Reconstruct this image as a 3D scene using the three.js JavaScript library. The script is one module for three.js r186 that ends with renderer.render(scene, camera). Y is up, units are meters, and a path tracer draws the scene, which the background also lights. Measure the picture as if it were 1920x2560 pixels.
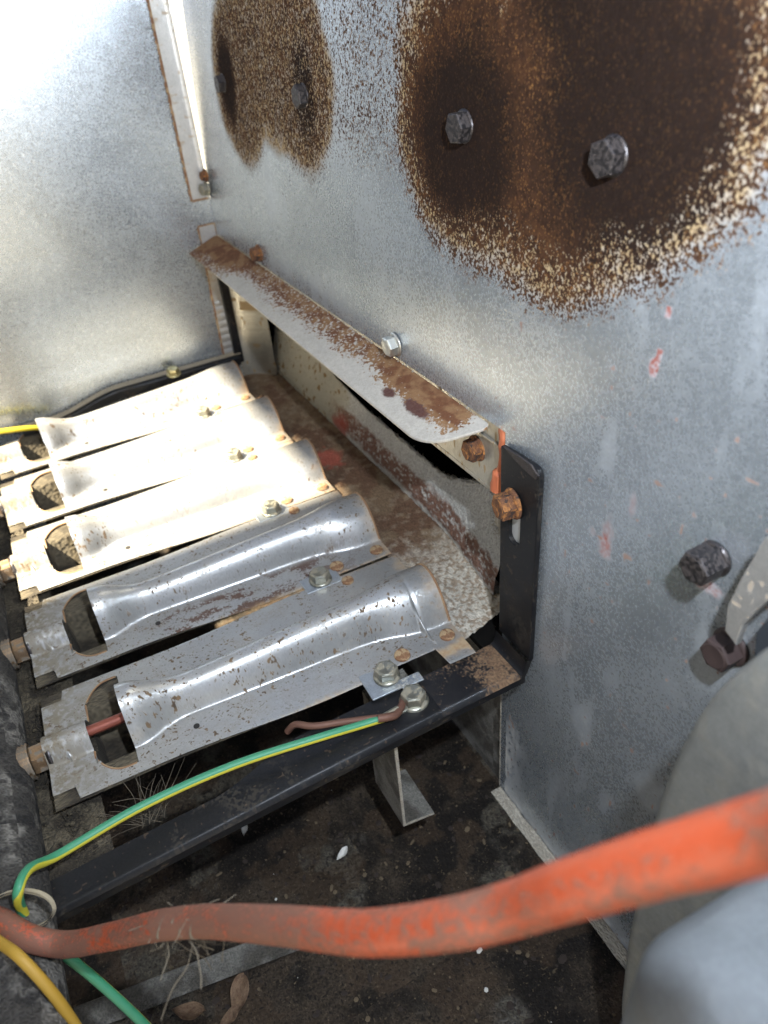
import * as THREE from 'three';
import { RoundedBoxGeometry } from 'three/addons/geometries/RoundedBoxGeometry.js';
import { mergeGeometries, mergeVertices, toCreasedNormals } from 'three/addons/utils/BufferGeometryUtils.js';

// ------------------------------------------------------------------ camera, sky, sun, exposure
const MM = 0.001;
const scene = new THREE.Scene();
const camera = new THREE.PerspectiveCamera(69.75, 0.75, 0.004, 400);
{
  const X = new THREE.Vector3(0.47321352, -0.08319794, -0.8770103);
  const Y = new THREE.Vector3(-0.48834483, 0.80379615, -0.33975149);
  const Z = new THREE.Vector3(0.73320413, 0.58905844, 0.33973792);
  camera.quaternion.setFromRotationMatrix(new THREE.Matrix4().makeBasis(X, Y, Z));
  camera.position.set(0.47725, 0.21531, 0.12472);
  camera.focus = 0.250; camera.userData.fStop = 15.5;
}
camera.updateMatrixWorld();
const renderer = new THREE.WebGLRenderer({ antialias: true });
renderer.toneMapping = THREE.LinearToneMapping;
renderer.toneMappingExposure = 8;
renderer.shadowMap.enabled = true;
{
  const w = 512, h = 256, px = new Float32Array(w * h * 4);
  for (let j = 0; j < h; j++) {
    const e = Math.sin(((j + 0.5) / h - 0.5) * Math.PI);       // row 0 is straight down
    const t = Math.pow(Math.min(1, Math.max(0, e)), 0.5);
    for (let i = 0; i < w; i++) {
      const o = (j * w + i) * 4;
      px[o] = 0.178 + (0.043 - 0.178) * t; px[o + 1] = 0.184 + (0.062 - 0.184) * t; px[o + 2] = 0.192 + (0.112 - 0.192) * t; px[o + 3] = 1;
    }
  }
  const sky = new THREE.DataTexture(px, w, h, THREE.RGBAFormat, THREE.FloatType);
  sky.mapping = THREE.EquirectangularReflectionMapping; sky.magFilter = THREE.LinearFilter; sky.needsUpdate = true;
  scene.background = sky; scene.environment = sky;
}
const SUN = new THREE.Vector3(-0.06, 0.8, 0.6).normalize();
const sun = new THREE.DirectionalLight(new THREE.Color().setRGB(1, 0.89, 0.67), 5);
sun.target.position.set(0.2, 0, 0.1); sun.position.copy(SUN).multiplyScalar(3).add(sun.target.position);
sun.castShadow = true; sun.shadow.mapSize.set(2048, 2048); sun.shadow.radius = 3;
Object.assign(sun.shadow.camera, { left: -1, right: 1, top: 1, bottom: -1, near: 0.5, far: 6 });
scene.add(sun, sun.target);

// hand-held LED torch beside the lens: its shadows fall left of the strap, ledge and fan housing
const TORCH = new THREE.Vector3(0.4775, 0.256, 0.082), TORCH_AIM = new THREE.Vector3(0.205, 0.075, 0.015);
const torch = new THREE.SpotLight(new THREE.Color().setRGB(0.80, 0.89, 1), 0.045, 0, 1.25, 0.9, 2);
torch.position.copy(TORCH); torch.target.position.copy(TORCH_AIM); torch.castShadow = true; torch.shadow.radius = 0.2; torch.shadow.mapSize.set(2048, 2048); torch.shadow.camera.near = 0.01; torch.shadow.bias = -0.0005;
scene.add(torch, torch.target);

// ------------------------------------------------------------------ random numbers and noise
let seed = 12345;
function rnd() { seed = (seed * 1664525 + 1013904223) >>> 0; return seed / 4294967296; }
const rr = (a, b) => a + (b - a) * rnd();
const LAT = new Float32Array(65536); for (let i = 0; i < 65536; i++) LAT[i] = rnd();
function vn(x, y) {
  const xi = Math.floor(x), yi = Math.floor(y); let fx = x - xi, fy = y - yi;
  fx = fx * fx * (3 - 2 * fx); fy = fy * fy * (3 - 2 * fy);
  const a = xi & 255, b = (xi + 1) & 255, c = (yi & 255) << 8, d = ((yi + 1) & 255) << 8;
  const p = LAT[c + a], q = LAT[c + b], r = LAT[d + a], s = LAT[d + b];
  return (p + (q - p) * fx) * (1 - fy) + (r + (s - r) * fx) * fy;
}
const fbm = (x, y, n = 3) => { let v = 0, a = 0.5, t = 0; for (let i = 0; i < n; i++) { v += a * vn(x, y); t += a; a *= 0.5; x = x * 2.03 + 17.3; y = y * 2.03 + 9.1; } return v / t; };
const grain = (x, y) => .44 * vn(x * 1.28 + y * .52, y * 1.22 - x * .55) + .34 * vn(x * 2.2 - y * 1.5 + 31, y * 2.3 + x * 1.4) + .22 * vn(x * 3.9 + y * 2.2, y * 3.7 - x * 2.1 + 9);
const clamp = (v, a = 0, b = 1) => v < a ? a : v > b ? b : v;
const ss = (a, b, v) => { const t = clamp((v - a) / (b - a)); return t * t * (3 - 2 * t); };
const lerp = (a, b, t) => a + (b - a) * t;
const mix = (A, B, t) => [lerp(A[0], B[0], t), lerp(A[1], B[1], t), lerp(A[2], B[2], t)];
const enc0 = v => { v = clamp(v); return 255 * (v <= 0.0031308 ? 12.92 * v : 1.055 * Math.pow(v, 1 / 2.4) - 0.055); };

const LUT = new Uint8Array(4097); for (let i = 0; i <= 4096; i++) LUT[i] = Math.round(enc0(Math.pow(i / 4096, 2)));
const enc = v => LUT[(Math.sqrt(v < 0 ? 0 : v > 1 ? 1 : v) * 4096) | 0];
// f(u, v) over a w x h mm sheet -> { c:[linear rgb], r, m, b }
function surface(wpx, hpx, wmm, hmm, f, opt = {}) {
  const C = new Uint8Array(wpx * hpx * 4), R = new Uint8Array(wpx * hpx * 4), B = new Uint8Array(wpx * hpx * 4);
  for (let j = 0; j < hpx; j++) for (let i = 0; i < wpx; i++) {
    const s = f((i + 0.5) / wpx * wmm, (j + 0.5) / hpx * hmm), o = (j * wpx + i) * 4;
    C[o] = enc(s.c[0]); C[o + 1] = enc(s.c[1]); C[o + 2] = enc(s.c[2]); C[o + 3] = 255;
    R[o] = 255; R[o + 1] = 255 * clamp(s.r); R[o + 2] = 255 * clamp(s.m || 0); R[o + 3] = 255;
    B[o] = B[o + 1] = B[o + 2] = 255 * clamp(s.b === undefined ? 0.5 : s.b); B[o + 3] = 255;
  }
  const mk = (a, srgb) => {
    const t = new THREE.DataTexture(a, wpx, hpx, THREE.RGBAFormat); t.magFilter = THREE.LinearFilter; t.minFilter = THREE.LinearMipmapLinearFilter;
    t.generateMipmaps = true; t.wrapS = t.wrapT = THREE.RepeatWrapping; if (srgb) t.colorSpace = THREE.SRGBColorSpace; t.needsUpdate = true; return t;
  };
  const map = mk(C, true), rm = mk(R), o = { map, roughnessMap: rm, metalnessMap: rm, roughness: 1, metalness: 1, side: THREE.DoubleSide };
  if (opt.bump) { o.bumpMap = mk(B); o.bumpScale = opt.bump * MM; }
  if (opt.spec !== undefined) { o.specularIntensity = opt.spec; return new THREE.MeshPhysicalMaterial(o); }
  return new THREE.MeshStandardMaterial(o);
}
const plain = (c, r, m = 0) => new THREE.MeshStandardMaterial({ color: new THREE.Color().setRGB(...c), roughness: r, metalness: m, side: THREE.DoubleSide });

// ------------------------------------------------------------------ builders (all in millimetres)
const used = {};
function numbered(n) { if (used[n] === undefined) { used[n] = 0; return n; } used[n]++; return n + '_' + String(used[n]).padStart(3, '0'); }
function flat(g) { g = g.index ? g.toNonIndexed() : g; for (const k of Object.keys(g.attributes)) if (!['position', 'normal', 'uv'].includes(k)) g.deleteAttribute(k); return g; }
function obj(name, geos, m, parent) {
  geos = Array.isArray(geos) ? geos : [geos];
  const g = geos.length > 1 ? mergeGeometries(geos.map(flat)) : geos[0];
  g.scale(MM, MM, MM);
  const o = new THREE.Mesh(g, m); o.castShadow = o.receiveShadow = true;
  if (parent) { o.name = name; parent.add(o); } else { o.name = numbered(name); scene.add(o); }
  return o;
}
function thing(name, label, category, pos = [0, 0, 0], group) {
  const o = new THREE.Group(); o.name = numbered(name); scene.add(o); o.position.set(pos[0] * MM, pos[1] * MM, pos[2] * MM);
  o.userData = { label, category }; if (group) o.userData.group = group; return o;
}
function tag(o, label, category, group) { o.userData = { label, category }; if (group) o.userData.group = group; return o; }
function struct(o, label) { o.userData.kind = 'structure'; if (label) o.userData.label = label; return o; }
// uv from position in mm, 100 mm a tile
function boxUV(g, s = 100, ou = 0, ov = 0) {
  g = g.index ? g.toNonIndexed() : g; const p = g.attributes.position, n = p.count, uv = new Float32Array(n * 2);
  const a = new THREE.Vector3(), b = new THREE.Vector3(), c = new THREE.Vector3();
  for (let i = 0; i < n; i += 3) {
    a.fromBufferAttribute(p, i); b.fromBufferAttribute(p, i + 1); c.fromBufferAttribute(p, i + 2);
    const nn = b.clone().sub(a).cross(c.clone().sub(a)), x = Math.abs(nn.x), y = Math.abs(nn.y), z = Math.abs(nn.z);
    [a, b, c].forEach((q, k) => { const w = x >= y && x >= z ? [q.z, q.y] : y >= z ? [q.x, q.z] : [q.x, q.y]; uv[(i + k) * 2] = w[0] / s + ou; uv[(i + k) * 2 + 1] = w[1] / s + ov; });
  }
  g.setAttribute('uv', new THREE.BufferAttribute(uv, 2)); return g;
}
function box(x0, x1, y0, y1, z0, z1, r = 0.3) {
  const w = Math.abs(x1 - x0), h = Math.abs(y1 - y0), d = Math.abs(z1 - z0);
  const g = new RoundedBoxGeometry(w, h, d, 2, Math.min(r, w / 2.1, h / 2.1, d / 2.1));
  g.translate((x0 + x1) / 2, (y0 + y1) / 2, (z0 + z1) / 2); return boxUV(g);
}
const V = (x, y, z) => new THREE.Vector3(x, y, z);
// swept tube with steady frames; uv.x = length / 20 mm, uv.y = angle
function sweep(points, rad, n = 16, seg = 120, up = V(0, 1, 0), lump = 0) {
  const cv = new THREE.CatmullRomCurve3(points.map(p => V(...p)), false, 'centripetal'), len = cv.getLength();
  const pos = [], uv = [], idx = [];
  for (let i = 0; i <= seg; i++) {
    const t = i / seg, c = cv.getPointAt(t), T = cv.getTangentAt(t), S = up.clone().cross(T).normalize(), U = T.clone().cross(S).normalize();
    for (let k = 0; k <= n; k++) {
      const a = k / n * Math.PI * 2; let r = typeof rad === 'function' ? rad(t) : rad; if (lump) r *= 1 + lump * (vn(t * len / 3, k % n * 0.7) - 0.5);
      const q = c.clone().addScaledVector(S, Math.cos(a) * r).addScaledVector(U, Math.sin(a) * r);
      pos.push(q.x, q.y, q.z); uv.push(t * len / 160, k / n);
    }
  }
  for (let i = 0; i < seg; i++) for (let k = 0; k < n; k++) { const a = i * (n + 1) + k, b = a + n + 1; idx.push(a, a + 1, b, b, a + 1, b + 1); }
  const g = new THREE.BufferGeometry(); g.setAttribute('position', new THREE.Float32BufferAttribute(pos, 3)); g.setAttribute('uv', new THREE.Float32BufferAttribute(uv, 2)); g.setIndex(idx); g.computeVertexNormals();
  return flat(g);
}
function grid(nu, nv, f) {          // f(u, v) -> [x, y, z, uvx, uvy]
  const pos = [], uv = [], idx = [];
  for (let j = 0; j <= nv; j++) for (let i = 0; i <= nu; i++) { const q = f(i / nu, j / nv); pos.push(q[0], q[1], q[2]); uv.push(q[3], q[4]); }
  for (let j = 0; j < nv; j++) for (let i = 0; i < nu; i++) { const a = j * (nu + 1) + i, b = a + nu + 1; idx.push(a, a + 1, b, b, a + 1, b + 1); }
  const g = new THREE.BufferGeometry(); g.setAttribute('position', new THREE.Float32BufferAttribute(pos, 3)); g.setAttribute('uv', new THREE.Float32BufferAttribute(uv, 2)); g.setIndex(idx); g.computeVertexNormals(); return g;
}
function orient(g, pos, dir, spin = 0) { g.rotateY(spin); g.applyQuaternion(new THREE.Quaternion().setFromUnitVectors(V(0, 1, 0), V(...dir).normalize())); g.translate(...pos); return g; }
function hexHead(r, h, bev = 0.7) {
  const s = new THREE.Shape(); for (let k = 0; k < 6; k++) { const a = k * Math.PI / 3, x = Math.cos(a) * (r - bev * .6), y = Math.sin(a) * (r - bev * .6); k ? s.lineTo(x, y) : s.moveTo(x, y); } s.closePath();
  const g = new THREE.ExtrudeGeometry(s, { depth: h - bev, bevelEnabled: true, bevelSize: bev * .6, bevelThickness: bev, bevelSegments: 3, curveSegments: 1 });
  g.rotateX(-Math.PI / 2); return boxUV(g, 20);
}
const lathe = (pts, n = 28) => boxUV(new THREE.LatheGeometry(pts.map(p => new THREE.Vector2(...p)), n), 20);
// hex-washer screw: head + flange as parts under a "screw" part of its thing
function screw(parent, pos, dir, o = {}) {
  const { fr = 5.2, hr = 4.4, hh = 4.4, m = M.zincBolt, fm = m, spin = 0.3, name = 'screw', fh = 1.1, dish = true } = o;
  const head = obj(name, orient(mergeGeometries([hexHead(hr, hh), ].map(flat)), pos, dir, spin), m, parent);
  obj('washer_flange', orient(lathe([[0.01, 0], [fr, 0], [fr * 1.0, fh * .35], [fr * .93, fh * .7], [hr * .92, fh * 1.15], [0.01, fh * 1.2]]), pos, dir), fm, head);
  if (dish) obj('head_rim', orient(lathe([[hr * .80, hh - .1], [hr * .78, hh + .18], [hr * .66, hh + .22], [hr * .56, hh + .05], [0.01, hh - .02]]), pos, dir), m, head);
  return head;
}

// ------------------------------------------------------------------ materials
const M = {};
const ZN = [0.575, 0.62, 0.665];
function zinc(x, y, sp = 1) {       // galvanised sheet: spangle blotches and fine grain
  const a = vn(x * .55 * sp, y * .55 * sp), b = vn(x * 1.7 + 40, y * 1.7), c = vn(x * 3.6, y * 3.6 + 70), f = fbm(x * .06, y * .06, 3);
  const l = 0.80 + .09 * (a - .5) + .12 * (b - .5) + .15 * (c - .5) + .10 * (f - .5);
  return { l, r: .36 + .08 * (b - .5) + .09 * (c - .5) + .05 * (f - .5), b: .5 + .35 * (c - .5) + .3 * (b - .5) };
}
{ // plain galvanised sheet, 150 mm tile
  M.galv = surface(800, 800, 100, 100, (x, y) => {
    const z = zinc(x, y), sp = ss(.80, .90, vn(x * 1.15 + 9, y * 1.15 + 3)), dk = ss(.74, .86, vn(x * 1.5 + 90, y * 1.5));
    let c = ZN.map(v => v * z.l); c = mix(c, [.75, .77, .78], sp * .5); c = mix(c, [.25, .26, .28], dk * .18);
    return { c, r: z.r - .08, m: .82, b: z.b };
  }, { bump: 0.012 });
}
const WX = 560, WY0 = -108, WH = 440;
const rust1 = [[82, 180, 43], [160, 183, 38]], rust2 = [[281, 182, 44], [323, 186, 50], [344, 191, 43]];
M.bulkhead = surface(1920, 1510, WX, WH, (x, v) => {
  const y = v + WY0, z = zinc(x, y); const cl = fbm(x * .035 + 5, y * .03, 4); const spk = grain(x * 1.1 + 50, y * 1.1); let c = ZN.map(q => q * z.l * (.80 + .3 * cl) * (1 + .45 * (spk - .5))), r = z.r - .08 + .08 * (cl - .5), m = .72, b = z.b;
  // white oxide streaks and dusty blooms
  const st = ss(.62, .80, fbm(x * .09, y * .03 + 40, 3)) ; c = mix(c, [.62, .64, .66], st * .12); r += st * .06; m -= st * .12;
  // white bloom along the cut lower edge
  const dw = x < 312 || y > -30 ? 0 : ss(24, 0, (x - 311) + 10 * fbm(y * .12, x * .1, 3)) * ss(-40, -58, y + 12 * vn(x * .2, y * .1)) + ss(11, 0, (y + 105) + 5 * vn(x * .3, y * .3));
  const dwg = clamp(dw) * ss(.25, .55, fbm(x * .8, y * .5, 3)); c = mix(c, [.58, .56, .52], dwg * .9); r = lerp(r, .9, dwg); m = lerp(m, 0, dwg);
  if (y > 126) {
  // heat rust: speckles that close up towards the bolts
  let d = 0, core = 0, lift = 0; const wob = (x < 225 ? 6 : 9) * (fbm(x * .07, y * .07, 4) - .5);
  for (const [cx, cy, R] of rust1) { const q = Math.hypot(x - cx, y - cy) + wob; d = Math.max(d, .66 * ss(R + 3, R * .66, q)); lift = Math.max(lift, ss(R - 1, R - 9, q)); }
  if (x > 74 && x < 174) { const q = Math.abs(y - 189) + wob; d = Math.max(d, .62 * ss(38, 22, q)); lift = Math.max(lift, ss(38, 30, q)); }
  d *= 1 - .9 * ss(50, 43, x + .12 * (y - 180) + wob * .3) * (x < 80 ? 1 : 0);
  const gap = .34 * ss(60, 20, Math.abs(x - 226)) * ss(150, 175, y); d = Math.max(d, gap * ss(120, 70, Math.abs(y - 220)));
  for (const [cx, cy, w] of [[64, 179, 1], [164, 179, .8]]) { const q = Math.hypot((x - cx) * .9, (y - cy) * .55) + wob * .5; d = Math.max(d, w * ss(22, 7, q)); core = Math.max(core, w * ss(14, 5, q)); }
  for (const [cx, cy, R] of rust2) { const q = Math.hypot(x - cx, y - cy) + wob; d = Math.max(d, .55 * ss(R + 4, R - 4, q) + .50 * ss(R - 4, R * .52, q)); lift = Math.max(lift, ss(R - 1, R - 9, q)); }
  for (const [cx, cy, R] of [[281.5, 177, 32], [346, 185, 40], [332, 213, 34]]) core = Math.max(core, ss(R, R * .45, Math.hypot(x - cx, y - cy) + wob * 1.3));
  const g = grain(x * 1.3, y * 1.1), gg = clamp((g - .5) * 2.3 + .5);
  const on = ss(1 - d - .07, 1 - d + .07, gg * .92 + .04) * (d > .01 ? 1 : 0);
  const halo = clamp(lift * 1.15) * (.72 + .28 * ss(.3, .6, vn(x * .6 + 7, y * .6)));
  c = mix(c, mix([.26, .175, .085], [.40, .295, .155], vn(x * 1.9, y * 1.9)), halo * .94); r = lerp(r, .75, halo); m = lerp(m, .12, halo);
  const hue = fbm(x * .35, y * .35, 3); let ru = mix([.034, .017, .0105], [.058, .027, .0135], ss(.38, .68, hue)); ru = mix(ru, [.015, .0090, .0070], ss(.15, .85, core + (g - .5) * 1.7 + .9 * (hue - .5)) * ss(0, .15, core));
  ru = mix(ru, [.40, .20, .06], ss(.70, .82, vn(x * 1.9 + 60, y * 1.5) * .6 + .4 * vn(x * 4, y * 4)) * ss(.46, .58, fbm(x * .07 + 4, y * .04, 2)) * .4 * (1 - core * .8));
  const sp2 = ss(.64, .75, grain(x * 1.7 + 90, y * 1.4)) * (1 - core * .8); ru = mix(ru, [.27, .125, .042], sp2 * .6); ru = ru.map(q => q * (.45 + 1.0 * g));
  c = mix(c, ru, on); r = lerp(r, .88, on); m = lerp(m, 0, on); b = lerp(b, .62 + .4 * (vn(x * 1.9, y * 1.9) - .5), on);
  }
  // scattered rust pips
  const pip = ss(.93, .965, vn(x * .42 + 3, y * .42 + 8)) * (x > 300 ? 1 : .3) * (y > 134 ? 0 : 1); c = mix(c, [.22, .10, .05], pip * .8); m = lerp(m, .1, pip); r = lerp(r, .8, pip);
  // red primer: a thin drip and smudges
  if (x > 345 && x < 402 && y > 68 && y < 160) {
  const g0 = grain(x, y);
  const drip = ss(1.15, .5, Math.abs(x - (365.2 + (y - 135) * .065 + .8 * (vn(y * .3, 3) - .5)))) * ss(157, 155, y) * ss(133.5, 134.5, y) * ss(.40, .55, vn(7, y * .32) + (y < 141 ? .35 : 0)) + ss(1.9, .9, Math.hypot((x - 364.8), (y - 136.2) * .62));
  const sm = (cx, cy, rx, ry) => ss(1.15, .45, Math.hypot((x - cx) / rx, (y - cy) / ry) + .9 * (fbm(x * .45, y * .45, 3) - .5));
  const red = clamp(drip + .75 * sm(356.5, 77, 3.2, 4.5) + .5 * sm(356.8, 83, 2.6, 6) + .45 * sm(364.5, 96, 1.4, 4.2) + .75 * sm(391, 87.5, 6.5, 2.4) + .4 * sm(351, 79, 1.6, 1.6));
  c = mix(c, [.24, .062, .040], red * (.45 + .5 * ss(.35, .6, g0))); r = lerp(r, .7, red); m = lerp(m, .05, red);
  }
  return { c, r, m, b };
}, { bump: 0.12, spec: .15 });
function burnerSkin(ox, dirt, flake) {     // 66 x 164 mm; v = 0 at the gas inlet, u across
  return surface(420, 1040, 66, 164, (u, v) => {
    const x = u - 33, f = fbm((u + ox) * .10, v * .07, 3), g = vn((u + ox) * 2.4, v * 2.4), s = grain((u + ox) * .55, v * .42 + ox), s2 = grain((u + ox) * 1.15 + 7, v * .9);
    let c = [.36, .355, .345].map(q => q * (.86 + .16 * (g - .5) + .18 * (f - .5))), r = .31 + .05 * (f - .5) + .05 * (g - .5), m = .48, b = .5;
    const dust = clamp(ss(.46, .72, fbm((u + ox) * .16 + 30, v * .11, 4)) * .34 * ss(.42, .56, g * .5 + grain(u + ox, v) * .5) * dirt + ss(34, 4, v + 14 * (fbm((u + ox) * .22, v * .2, 3) - .5)) * .85 * ss(.22, .60, fbm(u * .7 + ox, v * .7, 3)));
    c = mix(c, [.17, .142, .10], dust); r = lerp(r, .85, dust); m = lerp(m, .15, dust);
    const sp = ss(.70, .75, s) * .9 + ss(.72, .77, s2) * .85; const k = clamp(sp * (.45 + .9 * ss(.35, .65, fbm((u + ox) * .06 + 9, v * .05, 2))));
    c = mix(c, mix([.045, .030, .020], [.17, .11, .06], vn(u * .9, v * .9 + ox)), k); r = lerp(r, .9, k); m = lerp(m, 0, k); b = lerp(b, .7, k);
    // flaking rust on the flat beside the tube
    const fl = flake * ss(.50, .60, .62 * fbm((u + ox) * .22 + 3, v * .10, 3) + .40 * grain(u * .9, v * .9) - .02) * ss(12, 17, x) * ss(30, 60, v) * ss(165, 120, v); c = mix(c, [.085, .048, .036], fl); r = lerp(r, .92, fl); m = lerp(m, 0, fl); b = lerp(b, .85, fl);
    // rust creeping in from the cut edges, grainy front
    const edge = Math.min(33 - Math.abs(x), 164 - v + 3); const e = ss(5.5, .8, edge + 3.5 * (fbm(u * .5 + ox, v * .5, 3) - .2)) + .85 * ss(15, 4, 164 - v + 9 * fbm(u * .35 + ox, v * .2, 3)); const ee = clamp(e) * .85;
    c = mix(c, mix([.30, .17, .075], [.40, .29, .16], vn(u * 1.1 + ox, v * 1.1)), ee); r = lerp(r, .85, ee); m = lerp(m, .1, ee);
    return { c, r, m, b };
  }, { bump: 0.08 });
}
M.ledge = surface(1536, 128, 300, 25, (x, t) => {  // t = 0 at the wall
  const z = zinc(x, t); let c = [.50, .46, .40].map(q => q * z.l * 1.05), r = .62, m = .2, b = .5;
  const g = fbm(x * .9, t * 1.2, 4), g2 = grain(x * 1.4, t * 1.4), big = fbm(x * .035 + 2, t * .12, 3);
  const d = ss(90, 40, x) * .55 + ss(21, 3, t + 9 * (big - .5)) * .62 + ss(250, 205, Math.abs(x - 200) + 200) * .0 + ss(45, 15, Math.abs(x - 262)) * ss(17, 6, t) * .25 - ss(20, 24, t) * .3 - ss(288, 297, x) * .6;
  const on = ss(.46, .56, d * .62 + .55 * (g - .5) + .28 * (g2 - .5) + .215);
  c = mix(c, mix([.21, .115, .055], [.125, .052, .024], ss(.35, .7, fbm(x * .2 + 5, t * .3, 3))).map(q => q * (.75 + .5 * g2)), on); r = lerp(r, .92, on); m = lerp(m, 0, on); b = lerp(.45, .75 + .3 * (g2 - .5), on);
  const pt = ss(1, .6, Math.hypot((x - 251) / 5, (t - 13) / 2.4) + .5 * (g - .5)) + ss(1, .6, Math.hypot((x - 269) / 10, (t - 11.5) / 3.2) + .6 * (g - .5)); c = mix(c, [.085, .038, .030], clamp(pt)); m = lerp(m, 0, clamp(pt));
  return { c, r, m, b };
}, { bump: 0.25 , spec: 0.5 });
M.floor = surface(1024, 1024, 180, 180, (x, y) => {
  const a = fbm(x * .05, y * .05, 4), g = vn(x * 2.1, y * 2.1), g2 = vn(x * .9 + 4, y * .9), h = fbm(x * .22 + 60, y * .22, 3);
  let c = mix([.013, .0105, .0085], [.044, .033, .023], ss(.35, .65, a)); const wet = ss(.56, .64, fbm(x * .035 + 22, y * .035 + 5, 3)); c = mix(c, [.060, .052, .040], wet * ss(.3, .5, h));
  const ru = ss(.52, .62, fbm(x * .07 + 90, y * .07, 3)); c = mix(c, mix([.070, .045, .027], [.035, .024, .016], g), ru * .55);
  c = c.map(q => q * (.55 + .9 * g) * (.75 + .5 * g2)); const tan = ss(.85, .92, vn(x * 1.4 + 50, y * 1.4)); c = mix(c, [.12, .09, .055], tan * .6); const dk = ss(.80, .87, vn(x * 1.05, y * 1.05 + 33)); c = mix(c, [.012, .010, .009], dk * .8);
  return { c, r: lerp(.85, .45, wet), m: 0, b: .35 + .45 * g2 * g + .3 * (1 - wet) * (h - .5) };
}, { bump: 0.8 , spec: 0.35 });
M.black = surface(768, 768, 100, 100, (x, y) => {
  const a = fbm(x * .08, y * .08, 4), g = vn(x * 2.5, y * 2.5); let c = [.0085, .0085, .0095].map(q => q * (.8 + .5 * g)), r = .34 + .12 * a;
  const d = ss(.50, .74, fbm(x * .13 + 7, y * .13, 4)) * ss(.4, .62, vn(x * 1.3, y * 1.3)); c = mix(c, [.06, .050, .038], d * .4); r = lerp(r, .85, d * .7);
  const pip = ss(.88, .93, vn(x * .8 + 3, y * .8)); c = mix(c, [.12, .08, .05], pip * .35); return { c, r, m: 0, b: .5 + .2 * (g - .5) + .2 * d };
}, { bump: 0.05 , spec: 0.45 });
M.blackRust = surface(256, 256, 100, 100, (x, y) => { const g = grain(x, y), a = fbm(x * .12, y * .12, 3); let c = [.0085, .0085, .0095]; const d = ss(.40, .56, a * .5 + g * .5 + .10 - .30 * ss(10, 34, y + 16 * (a - .5))); c = mix(c, mix([.10, .05, .026], [.26, .16, .085], vn(x * 2, y * 2)), d * .75); return { c, r: lerp(.4, .9, d), m: 0, b: d }; }, { bump: .08 });
M.rust = surface(512, 512, 20, 20, (x, y) => {
  const a = fbm(x * .45, y * .45, 4), g = vn(x * 5, y * 5); let c = mix([.105, .042, .018], [.33, .135, .035], ss(.35, .68, a)).map(q => q * (.7 + .6 * g)); c = mix(c, [.035, .02, .015], ss(.66, .78, fbm(x * .7 + 9, y * .7, 3)));
  return { c, r: .88, m: 0, b: .5 + .5 * (g - .5) + .4 * (a - .5) };
}, { bump: 0.25 });
M.zincBolt = surface(256, 256, 20, 20, (x, y) => { const a = fbm(x * .3, y * .3, 3), g = vn(x * 4, y * 4); let c = [.27, .265, .22].map(q => q * (.75 + .3 * g + .3 * a)); const d = ss(.5, .68, fbm(x * .5 + 5, y * .5, 3)); c = mix(c, [.24, .20, .14], d * .6); return { c, r: .38 + .35 * d, m: .85 - .5 * d, b: g }; }, { });
M.steelBolt = surface(256, 256, 20, 20, (x, y) => { const a = fbm(x * 1.6, y * 1.6, 3), g = vn(x * 4, y * 4); let c = [.060, .055, .056].map(q => q * (.7 + .6 * g)); const d = ss(.44, .60, a); c = mix(c, [.055, .040, .034], d * .5); return { c, r: .38 + .25 * d, m: .85 - .4 * d, b: g }; }, { });
M.wool = surface(1024, 256, 300, 40, (x, y) => {   // ceramic-fibre board, rust stained along a band
  const g = vn(x * 1.6, y * 1.6), g2 = vn(x * 3.4, y * 3.4), a = fbm(x * .1, y * .15, 3); let c = [.50, .48, .44].map(q => q * (.62 + .4 * g + .25 * (g2 - .5)));
  const tanS = ss(132, 112, x + 14 * (a - .5)); c = mix(c, mix([.36, .33, .26], [.21, .13, .055], ss(.78, .86, vn(x * .45, y * .45))).map(q => q * (.9 + .15 * g)), tanS);
  const band = ss(7.5, 4.5, Math.abs(y - 13 + (x - 150) * .012) + 5 * (fbm(x * .16, y * .3, 3) - .5)) * ss(.2, .5, fbm(x * .5, y * .8, 3)) * ss(95, 125, x); c = mix(c, [.155, .070, .043].map(q => q * (.7 + .6 * g)), band * .9);
  const red = ss(1.1, .3, Math.hypot((x - 118) / 15, (y - 9) / 9) + .8 * (a - .5)); c = mix(c, [.34, .07, .05], red * .75);
  return { c, r: .95, m: 0, b: .5 * g + .5 * g2 };
}, { bump: 0.9 , spec: 0.3 });
M.hearth = surface(1024, 192, 310, 34, (x, y) => {
  const g = vn(x * 2, y * 2), a = fbm(x * .09, y * .12, 3), b = fbm(x * .3 + 7, y * .3, 3); let c = mix([.17, .115, .072], [.125, .072, .046], ss(.4, .62, a)); c = mix(c, [.27, .21, .15], ss(.52, .72, b) * .4);
  const rough = ss(225, 262, x + 25 * (b - .5)); c = mix(c, mix([.50, .46, .39], [.30, .24, .18], ss(.4, .7, vn(x * .8, y * .8))), rough * .85); c = mix(c, [.42, .10, .07], .7 * ss(1, .4, Math.hypot((x - 140) / 14, (y - 20) / 10) + .8 * (b - .5)));
  return { c: c.map(q => q * (.7 + .6 * g)), r: .92, m: 0, b: .5 * g + .5 * b };
}, { bump: 0.7 , spec: 0.3 });
M.inner = surface(512, 256, 120, 60, (x, y) => { const z = zinc(x, y); let c = [.52, .49, .42].map(q => q * z.l); const s = ss(.80, .88, vn(x * .5, y * .5)); c = mix(c, [.30, .19, .07], s * .8); return { c, r: .45 + .3 * s, m: .7 - .6 * s, b: z.b }; }, { });
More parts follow.
